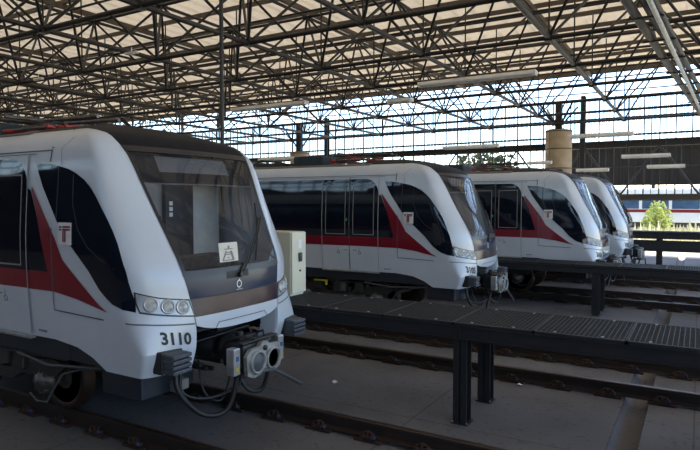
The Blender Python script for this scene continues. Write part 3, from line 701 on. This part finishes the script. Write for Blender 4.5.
for k in range(14):
    t = k/13; b.box(-1.95+1.97*t, -1.25+1.9*t, 5.2+26*t-.03, 5.2+26*t+.03, 6.10, 6.14)
tag(b.build('pipe_bundle', M['steel']), 'bundle of thick dark pipes running under the roof at the right edge of the photo', 'pipes')
b = MB(); b.tube([(-1.15, 5., 5.95), (.1, 29., 5.95)], .05, 8); tag(b.build('conduit_pipe', M['silver']), 'shiny pale pipe running beside the thick dark pipe bundle under the roof', 'pipe')
b = MB(); b.tube([(-7.07, 7.65, 1.05), (-7.07, 7.65, 6.38)], .036, 10); b.lathe([(0, .09), (.015, .09), (.02, .04)], (-7.07, 7.65, 1.05), 'z', 12)
for z in (3.2, 5.0): b.lathe([(0, .045), (.05, .045)], (-7.07, 7.65, z), 'z', 10)
tag(b.build('upright_pipe', M['steel']), 'slim dark pipe standing upright behind the nose of the nearest train', 'pipe')

# far lattice wall
WF = tag(empty('wall_far', (0, 34., 0)), kind='structure')
def wpart(name, m, fn):
    b = MB(); fn(b); return tag(b.build(name, M[m], WF), kind='structure')
WX0, WX1 = -62., 9.
x = WX1
while x > WX0:
    wpart('wall_post', 'steel', lambda b: b.box(x-.03, x+.03, -.04, .04, 2.7, 7.95)); x -= .72
for z, h in ((7.92, .07), (6.85, .045), (5.95, .045), (4.3, .03), (3.35, .03)): wpart('wall_girt', 'steel', lambda b: b.box(WX0, WX1, -.07, .05, z-h, z+h))
wpart('wall_beam', 'steel', lambda b: (b.box(WX0, WX1, -.20, .05, 5.30, 5.36), b.box(WX0, WX1, -.20, .05, 5.60, 5.66), b.box(WX0, WX1, -.10, -.04, 5.3, 5.66)))
wpart('wall_bottom_beam', 'steelwarm', lambda b: (b.box(WX0, WX1, -.20, .10, 2.52, 2.58), b.box(WX0, WX1, -.20, .10, 2.80, 2.86), b.box(WX0, WX1, -.08, -.02, 2.52, 2.86)))
x = 5.4
while x > -40: wpart('wall_brace', 'steel', lambda b: (b.tube([(x, -.14, 5.35), (x-1.8, -.14, 2.8)], .05, 8), b.tube([(x-3.6, -.14, 5.35), (x-1.8, -.14, 2.8)], .05, 8))); x -= 3.6
def panes(b):
    x = WX1-.06
    while x > WX0:
        for a, c in ((.10, .24), (.38, .52)): b.add([(x-a, .06, 5.7), (x-c, .06, 5.7), (x-c, .06, 7.9), (x-a, .06, 7.9)], [(0,1,2,3)])
        x -= .72
wpart('wall_panes', 'pane', panes)
x = WX1-.37
while x > -40:
    wpart('wall_mullion', 'steel', lambda b: b.box(x-.014, x+.014, 0, .03, 2.86, 7.9)); x -= .72
# near wall behind the photographer: cladding with a lattice band above
WN = tag(empty('wall_near', (0, FY0, 0)), kind='structure')
b = MB(); b.box(FX0, FX1, -.10, 0., FZ, 5.7); tag(b.build('wall_cladding', M['shed'], WN), kind='structure')
b = MB(); b.box(FX0, FX1, -.10, 0., 7.2, 9.1); tag(b.build('wall_upper_cladding', M['shed'], WN), kind='structure')
x = 11.9
while x > -45:
    b = MB(); b.box(x-.04, x+.04, -.06, .06, 5.7, 7.2); tag(b.build('wall_post', M['steel'], WN), kind='structure'); x -= 1.2
for z in (6.2, 6.7):
    b = MB(); b.box(-45, FX1, -.06, .06, z-.03, z+.03); tag(b.build('wall_girt', M['steel'], WN), kind='structure')
# columns
def column(x, y, nm, label, r, zt):
    t = tag(empty('concrete_column', (x, y, FZ)), label, 'column', 'concrete roof columns')
    b = MB(); b.lathe([(0, r), (zt-FZ, r)], (0,0,0), 'z', 28)
    b.build('shaft', M['concrete_col'], t)
    for z in (zt-FZ-.10, zt-FZ-1.0, zt-FZ-2.0): b = MB(); b.lathe([(0, r+.004), (.03, r+.018), (.06, r+.004)], (0,0,z), 'z', 28); b.build('band', M['steelwarm'], t)
    b = MB(); b.box(-.34, .34, -.34, .34, zt-FZ, zt-FZ+.06); b.box(-.16, .16, -.16, .16, zt-FZ+.06, 7.6-FZ)
    for k in range(4): a = PI/4+k*PI/2; b.tube([(0,0,zt-FZ+.1), (math.cos(a)*1.1, math.sin(a)*1.1, 7.4-FZ)], .05, 8)
    b.build('bearing', M['steel'], t); return t
column(-6.35, 32., 0, 'thick beige concrete column rising behind the third train from the left', .66, 6.15)
column(-22.8, 32., 0, 'beige concrete column seen small above the roof of the second train', .62, 5.7)
for x, l in ((-5.25, 'dark steel post standing just right of the thick beige column'), (-21.0, 'dark steel post just right of the distant small beige column')):
    b = MB(); b.box(x-.11, x+.11, 32.40, 32.44, FZ, 7.9); b.box(x-.11, x+.11, 32.66, 32.70, FZ, 7.9); b.box(x-.02, x+.02, 32.44, 32.66, FZ, 7.9); b.box(x-.22, x+.22, 32.35, 32.75, FZ, FZ+.03)
    tag(b.build('steel_post', M['steel']), l, 'post')

# hanging fluorescent fixtures
def fixture(xc, y, z, L, label):
    t = tag(empty('fluorescent_light', (xc, y, z)), label, 'light', 'fluorescent lights hung from the roof frame')
    b = MB(); b.prism([(-.16, .02), (.16, .02), (.15, .06), (.07, .15), (-.07, .15), (-.15, .06)], -L/2, L/2, 'yz'); b.box(-L/2-.03, -L/2, -.15, .15, .0, .14); b.box(L/2, L/2+.03, -.15, .15, .0, .14); b.build('housing', M['fixture'], t)
    for y_ in (-.06, .06): b = MB(); b.tube([(-L/2+.03, y_, .0), (L/2-.03, y_, .0)], .019, 8); b.build('tube', M['tube'], t)
    zt = 6.40-z
    if zt > .2:
        for s in (-1, 1): b = MB(); b.tube([(s*L*.42, 0, .15), (s*L*.42, 0, zt)], .012, 5); b.build('hanger', M['steel'], t)
for a in ((-14.6, 18.4, 6.12, 3.6, 'long pale fluorescent light hanging over the nose of the nearest train'),
          (-5.95, 17.5, 6.12, 3.6, 'longest fluorescent light, hung high over the second train from the left'),
          (-9.36, 27., 4.98, 2.64, 'fluorescent light hung just above the roof of the third train'),
          (-3.37, 24.8, 4.98, 2.3, 'fluorescent light in front of the thick beige column'),
          (-2.0, 28., 4.34, 1.8, 'fluorescent light high before the dark shed right of the fourth train'),
          (-1.33, 30., 3.98, 1.45, 'shortest and rightmost fluorescent light before the dark shed'),
          (-4.47, 30.5, 3.92, 1.4, 'low fluorescent light directly above the nose of the fourth train'),
          (-22.3, 29., 5.02, 2.8, 'distant fluorescent light left of the small beige column'),
          (-6.85, 30., 4.32, 1.1, 'short fluorescent light close left of the thick beige column'),
          (-9.65, 20., 6.15, .9, 'short light fitting clipped under the roof frame above the second train')): fixture(*a)
for x, y, l in ((-12.7, 10.4, 'small white lamp under the roof frame above the nearest train nose'), (-17.9, 11.1, 'small white lamp under the roof frame at the upper left')):
    b = MB(); b.box(x-.22, x+.22, y-.05, y+.05, 6.28, 6.34, .01); b.tube([(x, y, 6.34), (x, y, 6.46)], .012, 5); tag(b.build('roof_lamp', M['tube']), l, 'light')

# ------------------------------------------------------------------ rails
fast = MB(); fast.box(-.17, .17, -.13, .13, -.20, -.17, .006); fast.box(-.10, .10, -.12, -.06, -.172, -.12, .01); fast.box(-.10, .10, .06, .12, -.172, -.12, .01)
for s in (-1, 1):
    fast.tube([(-.05, s*.12, -.16), (-.07, s*.10, -.10), (0, s*.075, -.09), (.07, s*.10, -.10), (.05, s*.12, -.16)], .016, 6); fast.tube([(0, s*.10, -.17), (0, s*.10, -.085)], .02, 6)
fproto = fast.build('rail_fastener', M['clip']); FM = fproto.data
cb = MB(); cb.box(.08, .10, -.135, -.105, -.145, -.115, .005); cproto = cb.build('insulating_tab', M['blue']); CM = cproto.data
bpy.data.objects.remove(fproto); bpy.data.objects.remove(cproto)
def rail(yc, x0, x1, label, f0, xa, xz, group):
    b = MB(); pr = [(-.075, -.17), (.075, -.17), (.075, -.158), (.012, -.135), (.010, -.05), (.036, -.038), (.036, -.006), (.028, 0), (-.028, 0), (-.036, -.006), (-.036, -.038), (-.010, -.05), (-.012, -.135), (-.075, -.158)]
    n = len(pr)
    b.cur = 0; b.prism(pr, x0, x1, 'yz')
    for i in range(len(b.f)):
        f = b.f[i]
        if all(abs(b.v[k][2]) < .007 for k in f): b.mi[i] = 1
    o = b.build('steel_rail', [M['rail'], M['railtop']]); o.location = (0, yc, 0); tag(o, label, 'rail', group)
    x = f0
    while x > xa: x -= .66
    while x < xz:
        x += .66
        c = bpy.data.objects.new('rail_fastener', FM); COL.objects.link(c); c.parent = o; c.location = (x, 0, 0)
        d = bpy.data.objects.new('insulating_tab', CM); COL.objects.link(d); d.parent = c
G = 'rails laid along the shed floor'
Y1, Y2, Y3, Y4 = 5.061, 12.186, 17.049, 21.2
YB = 9.486
for yc, a, c, l, f0, xa, xz in (
    (Y1-.7175, -40, 10, 'rusty rail nearest the camera, under the near wheels of the nearest train', -7.88, -9., 1.),
    (Y1+.7175, -40, 10, 'rail under the far wheels of the nearest train, ahead of its coupler', -5.77, -9., 1.),
    (YB-.7175, -40, 10, 'rail just in front of the two nearest catwalk posts, in the near half of the empty track', -6.31, -11., 3.),
    (YB+.7175, -40, 10, 'rail seen in the dark directly beneath the nearest catwalk edge', -6.80, -11., 3.),
    (Y2-.7175, -40, 10, 'near rail under the second train, mostly hidden by the nearest catwalk', -6., -12., 3.),
    (Y2+.7175, -40, 10, 'far rail under the second train, mostly hidden by the nearest catwalk', -6.2, -12., 3.),
    (Y3-.7175, -40, 10, 'near rail under the third train, seen below the middle catwalk', -6.4, -10., 3.),
    (Y3+.7175, -40, 10, 'far rail under the third train, second one seen below the middle catwalk', -6., -10., 3.),
    (Y4-.7175, -40, 10, 'near rail under the fourth train, third one seen below the middle catwalk', -6., -8., 3.),
    (Y4+.7175, -40, 10, 'farthest rail, under the far wheels of the fourth train', -6., -8., 3.)): rail(yc, a, c, l, f0, xa, xz, G)
bpy.data.objects[[o.name for o in COL.objects if o.get('label', '').startswith('rail just in front')][0]]['label'] = 'rail of the empty track that runs just behind the two posts of the nearest catwalk'

# ------------------------------------------------------------------ catwalks
def catwalk(x0, x1, y0, y1, zd, posts, label, panels, beam=.145, low=None):
    t = tag(empty('steel_catwalk', (x0, y0, FZ)), label, 'catwalk', 'steel catwalks between the tracks')
    def L(b, name, m): b.v = [(x-x0, y-y0, z-FZ) for x, y, z in b.v]; return b.build(name, M[m], t)
    x = panels
    while x > x0: x -= .95
    while x < x1:
        a, c = max(x, x0)+.004, min(x+.95, x1)-.004
        if c-a > .05:
            b = MB(); q = a+.01; pitch = .05
            while q < c: b.box(q-.004, q+.004, y0, y1, zd-.03, zd); q += pitch
            q = y0+.02; pitch = .05
            while q < y1: b.box(a, c, q-.007, q+.007, zd-.028, zd-.001); q += pitch
            for yy in (y0, y1-.03): b.box(a, c, yy, yy+.03, zd-.032, zd+.003)
            for xx in (a, c-.012): b.box(xx, xx+.012, y0, y1, zd-.032, zd+.003)
            g = L(b, 'grating_panel', 'grate')
            if y0 < 10:
                b = MB()
                for yy in (y0+.05, y1-.08):
                    for xx in (a+.2, c-.25):
                        b = MB(); b.box(xx, xx+.03, yy, yy+.03, zd+.002, zd+.010); b.v = [(x_-x0, y_-y0, z_-FZ) for x_, y_, z_ in b.v]; b.build('grating_clip', M['silver'], g)
        x += .95
    for s, yy in ((1, y0), (-1, y1)):
        b = MB(); z1 = zd-.035; z0 = z1-beam; ya = min(yy, yy+s*.02)
        b.box(x0, x1, yy+s*.02-.006, yy+s*.02+.006, z0, z1); b.box(x0, x1, min(yy-s*.02, yy+s*.07), max(yy-s*.02, yy+s*.07), z0-.014, z0); b.box(x0, x1, min(yy-s*.02, yy+s*.07), max(yy-s*.02, yy+s*.07), z1-.012, z1)
        for px in posts: b.box(px-.012, px+.012, min(yy-s*.015, yy+s*.06), max(yy-s*.015, yy+s*.06), z0, z1)
        L(b, 'edge_beam', 'catw')
    for q in range(int((x1-x0)/1.5)):
        b = MB(); b.box(x0+.7+q*1.5-.03, x0+.7+q*1.5+.03, y0+.03, y1-.03, zd-.13, zd-.035); L(b, 'cross_bearer', 'catw')
    for px in posts:
        for yy in (y0+.10, y1-.10):
            b = MB(); z1 = zd-.05-beam; w = .085
            b.box(px-w, px+w, yy-w, yy-w+.012, FZ+.015, z1); b.box(px-w, px+w, yy+w-.012, yy+w, FZ+.015, z1); b.box(px-.006, px+.006, yy-w, yy+w, FZ+.015, z1); b.box(px-w-.02, px+w+.02, yy-w-.02, yy+w+.02, FZ, FZ+.015)
            po = L(b, 'post', 'catw')
            b = MB()
            for sx in (-1, 1): b.tube([(px+sx*.09, yy-.09, FZ+.01), (px+sx*.09, yy-.09, FZ+.035)], .012, 6)
            b.v = [(x_-x0, y_-y0, z_-FZ) for x_, y_, z_ in b.v]; b.build('anchor_bolt', M['silver'], po)
    if low:
        b = MB(); b.box(x0, x1, y0, y0+.08, low[0], low[1]); b.box(x0, x1, y1-.08, y1, low[0], low[1]); L(b, 'lower_rail', 'catw')
    return t
catwalk(-14., 4., 6.68, 7.80, 1.03, (-12.4, -9.4, -2.43, .57, 3.57), 'nearest dark steel grating catwalk on square posts, right of the nearest train', -2.52)
catwalk(-16., 4., 14.72, 15.66, .985, (-14.05, -11.05, -8.05, -2.05, .95), 'middle dark steel catwalk between the second and third trains', -2.5)
catwalk(-16., 6., 24.4, 25.3, 1.36, (-13.5, -10.5, -7.5, -4.5, -1.25, 2.0), 'farthest black steel catwalk beyond the fourth train, before the sunlit ground', -2.5, .21, (.64, 1.0))

# cream cabinet on the nearest catwalk
cb = tag(empty('control_cabinet', (-5.58, 7.4, 1.035)), 'cream metal control cabinet standing on the nearest catwalk behind the nearest train', 'cabinet')
b = MB(); b.box(-.32, .27, -.19, .19, .03, .98, .012); b.box(-.30, .25, -.17, .17, 0, .04); b.build('body', M['cream'], cb)
b = MB(); b.box(.27, .295, -.18, .18, .04, .97, .008); d = b.build('door', M['cream'], cb)
b = MB(); b.box(.295, .30, -.03, .06, .72, .86, .002); b.build('notice_label', M['whiteink'], d)
b = MB(); b.box(.295, .325, -.025, .055, .52, .66, .012); b.box(.325, .335, -.005, .035, .54, .62, .004); b.build('latch', M['grey'], d)
b = MB(); b.tube([(.295, .02, .38), (.305, .02, .38)], .018, 10); b.build('lock', M['clip'], d)

# trains ---------------------------------------------------------------------------
T1 = make_train('3110', 'nearest train at the left, white with red swoosh, number 3110 on its nose')
def notice(parent):
    b = MB(); b.cur = 0; grid_front(b, [1.82, 1.87, 1.95, 2.02], lambda z: thy(z, -.287+.073*(z-1.82)/.2), lambda z: thy(z, .0+.085*(z-1.82)/.2), 5, .006)
    b.cur = 1
    for (y0, z0), (y1, z1) in (((-.165, 1.835), (-.03, 1.835)), ((-.16, 1.835), (-.125, 1.93)), ((-.035, 1.835), (-.07, 1.93)), ((-.14, 1.895), (-.055, 1.895)), ((-.15, 1.95), (-.045, 1.95)), ((-.12, 1.915), (-.075, 1.915)), ((-.097, 1.95), (-.097, 1.985)), ((-.11, 1.86), (-.085, 1.86))):
        y0 -= .005+.08*(2.02-z0)/.2-.03; y1 -= .005+.08*(2.02-z1)/.2-.03; y0 = y0*1.3+.035; y1 = y1*1.3+.035; strip_front(b, [(thy(z0, y0), z0), (thy(z1, y1), z1)], .010, .009)
    b.build('paper_notice', [M['paper'], M['greyink']], parent, recalc=False)
T1.location = (-1.075, Y1-.038, 0)
for i, (x, y, num, l) in enumerate(((-.504, Y2-.038, '3105', 'second train from the left, number 3105, behind the nearest catwalk and cream cabinet'),
                     (1.2, Y3-.038, '3104', 'third train from the left, its nose in front of the fourth, behind the middle catwalk'),
                     (1.44, Y4-.038, '3102', 'farthest and rightmost train, only its nose showing beside the bush'))):
    T = copy_tree(T1, skip=('fleet_number',)); T.location = (x, y, 0); T['label'] = l
    fleet_number(num, T)
ws1 = [c for c in T1.children if c.name.startswith('windscreen') and not c.name.startswith('windscreen_frame')][0]
notice(ws1)

# litter ---------------------------------------------------------------------------
for x, y, r, l in ((-4.58, 7.31, .05, 'white scrap of paper on the floor left of the nearest catwalk post'), (-2.2, 8.55, .045, 'white scrap of paper on the floor right of the nearest catwalk posts'), (-3.2, 13.9, .07, 'white scrap of paper on the floor between the nearest and middle catwalks')):
    b = MB(); N = 9; b.add([(x+r*(.7+.6*random.random())*math.cos(k*2*PI/N), y+r*(.7+.6*random.random())*math.sin(k*2*PI/N), FZ+.004+.03*random.random()) for k in range(N)]+[(x, y, FZ+.045)], [(k, (k+1)%N, N) for k in range(N)])
    tag(b.build('paper_scrap', M['whiteink'], recalc=False), l, 'litter')

# ------------------------------------------------------------------ outside
def carriage(x0, x1, y):
    t = tag(empty('parked_carriage', (x0, y, -.28)), 'distant white carriage with a red stripe and blue windows, parked outside beyond the bush', 'train')
    L = x1-x0
    b = MB(); b.box(0, L, -1.3, 1.3, .9, 3.9, .12); b.build('carriage_body', M['farwhite'], t)
    b = MB(); b.box(0, L, -1.32, -1.29, 1.78, 2.05); b.build('red_stripe', M['red'], t)
    k = .4
    while k < L-2:
        b = MB(); b.box(k, k+2.1, -1.33, -1.29, 2.1, 3.1, .02); b.build('window', M['winblue'], t); k += 2.35
    b = MB(); b.box(.1, L-.1, -1.2, 1.2, .5, .92); b.build('underframe', M['bogie'], t)
    for k in (2., 4.2, L-5, L-2.8):
        b = MB()
        for s in (-1, 1): b.lathe([(-.06*s, .42), (.06*s, .42), (.06*s, .1)], (k, s*.75, .43), 'y', 18)
        b.tube([(k, -.8, .43), (k, .8, .43)], .06, 8); b.build('wheelset', M['wheel'], t)
carriage(-9.5, 22., 60.)
S = tag(empty('open_shed', (5., 66., -.28)), 'dark clad open shed outside beyond the lattice wall, above the distant carriage', 'building')
b = MB(); x = -17.
while x < 23: b.box(x, x+.5, -4.06, -4.0, 4.4, 7.7); b.box(x+.5, x+.8, -4.02, -3.98, 4.4, 7.7); x += .8
b.build('facade', M['shed'], S)
b = MB(); b.box(-17.2, 23.2, -4.3, 6, 7.7, 7.9); b.build('roof', M['shed'], S)
b = MB(); b.box(-17., 23, 5.9, 6., 0, 3.); b.build('rear_wall', M['shed'], S)
for k in range(6):
    b = MB(); b.box(-16.8+k*7.9, -16.5+k*7.9, -3.95, -3.65, 0, 7.7); b.build('shed_post', M['steel'], S)
def leafy(name, loc, rx, rz, n, size, m, label, cat, stems=7, trunk=None):
    t = tag(empty(name, loc), label, cat); b = MB()
    for _ in range(n):
        while True:
            p = Vector((random.uniform(-1, 1), random.uniform(-1, 1), random.uniform(-1, 1)))
            if p.length < 1: break
        p = p.normalized()*p.length**.45; h_ = (p.z+1)/2; lob = 1+.22*math.sin(5*math.atan2(p.y, p.x)+3*p.z)
        c = Vector((p.x*rx*lob*(1.05-.35*h_), p.y*rx*lob*(1.05-.35*h_), (trunk or 0)+h_*rz*lob))
        a = Vector((random.uniform(-1, 1), random.uniform(-1, 1), random.uniform(-.3, 1))).normalized(); d = a.cross(Vector((random.random(), random.random(), random.random()))).normalized()
        s = size*random.uniform(.6, 1.3); b.add([c-d*s*.35, c+a*s*.5, c+d*s*.35, c-a*s*.5], [(0,1,2,3)])
    b.build('foliage', M[m], t, recalc=False)
    b = MB()
    for k in range(stems):
        a = k*2*PI/stems; b.tube([(0,0,0), (math.cos(a)*rx*.2, math.sin(a)*rx*.2, (trunk or 0)*.7+rz*.35), (math.cos(a)*rx*.5, math.sin(a)*rx*.5, (trunk or 0)+rz*.7)], .05 if not trunk else .10, 6, r2=.015)
    b.build('stems', M['bark'], t)
leafy('leafy_bush', (-2.9, 54., -.28), 1.05, 2.35, 1500, .24, 'leaf', 'sunlit yellow-green bush on the dry ground outside at the right', 'bush')
leafy('shade_tree', (-22.3, 70., -.28), 4., 5.5, 1500, .7, 'tree', 'distant dark tree seen through the lattice wall over the second train', 'tree', 5, 3.2)
b = MB()
for _ in range(5200):
    x = random.uniform(-9, 9); y = random.uniform(40, 57)
    if abs(x+2.9) < 1.7 and abs(y-54) < 1.8: continue
    h_ = random.uniform(.2, .6)*(1.6 if random.random() < .12 else 1)*(1.5 if y > 50 else 1); a = random.uniform(0, PI); w = .05+h_*.12
    b.add([(x-math.cos(a)*w, y-math.sin(a)*w, -.28), (x+math.cos(a)*w, y+math.sin(a)*w, -.28), (x+random.uniform(-.15, .15), y+random.uniform(-.1, .1), -.28+h_)], [(0,1,2)])
tag(b.build('dry_grass', M['straw'], recalc=False), 'dry yellow grass and weeds on the sunlit ground outside', 'grass', kind='stuff')

# ------------------------------------------------------------------ light and camera
W = bpy.data.worlds.new('sky'); SC.world = W; W.use_nodes = True; nt = W.node_tree
bg = nt.nodes['Background']; sky = nt.nodes.new('ShaderNodeTexSky'); sky.sky_type = 'NISHITA'; sky.sun_disc = False
sky.sun_elevation = math.radians(58); sky.sun_rotation = math.radians(20); sky.air_density = 1.0; sky.dust_density = .6; sky.ozone_density = 2.
nt.links.new(sky.outputs[0], bg.inputs['Color']); bg.inputs['Strength'].default_value = SKY
su = bpy.data.lights.new('sun', 'SUN'); su.energy = SUN; su.angle = .01; su.color = (1., .94, .84)
so = bpy.data.objects.new('sun', su); COL.objects.link(so)
d = Vector((-.34, -.06, -1.)); so.rotation_euler = d.to_track_quat('-Z', 'Y').to_euler(); so.location = (5, 20, 40)
cam = bpy.data.cameras.new('camera'); co = bpy.data.objects.new('camera', cam); COL.objects.link(co)
cam.lens = 30.366; cam.sensor_width = 36; cam.clip_end = 1000; cam.clip_start = .05
co.location = (0, 0, 2.48); co.rotation_euler = (PI/2-.04, 0, .534); SC.camera = co
SC.view_settings.view_transform = 'Standard'; SC.view_settings.look = 'None'; SC.view_settings.exposure = EXPO
SC.cycles.use_denoising = True; SC.cycles.max_bounces = 8; SC.cycles.transparent_max_bounces = 12; SC.cycles.sample_clamp_indirect = 6.
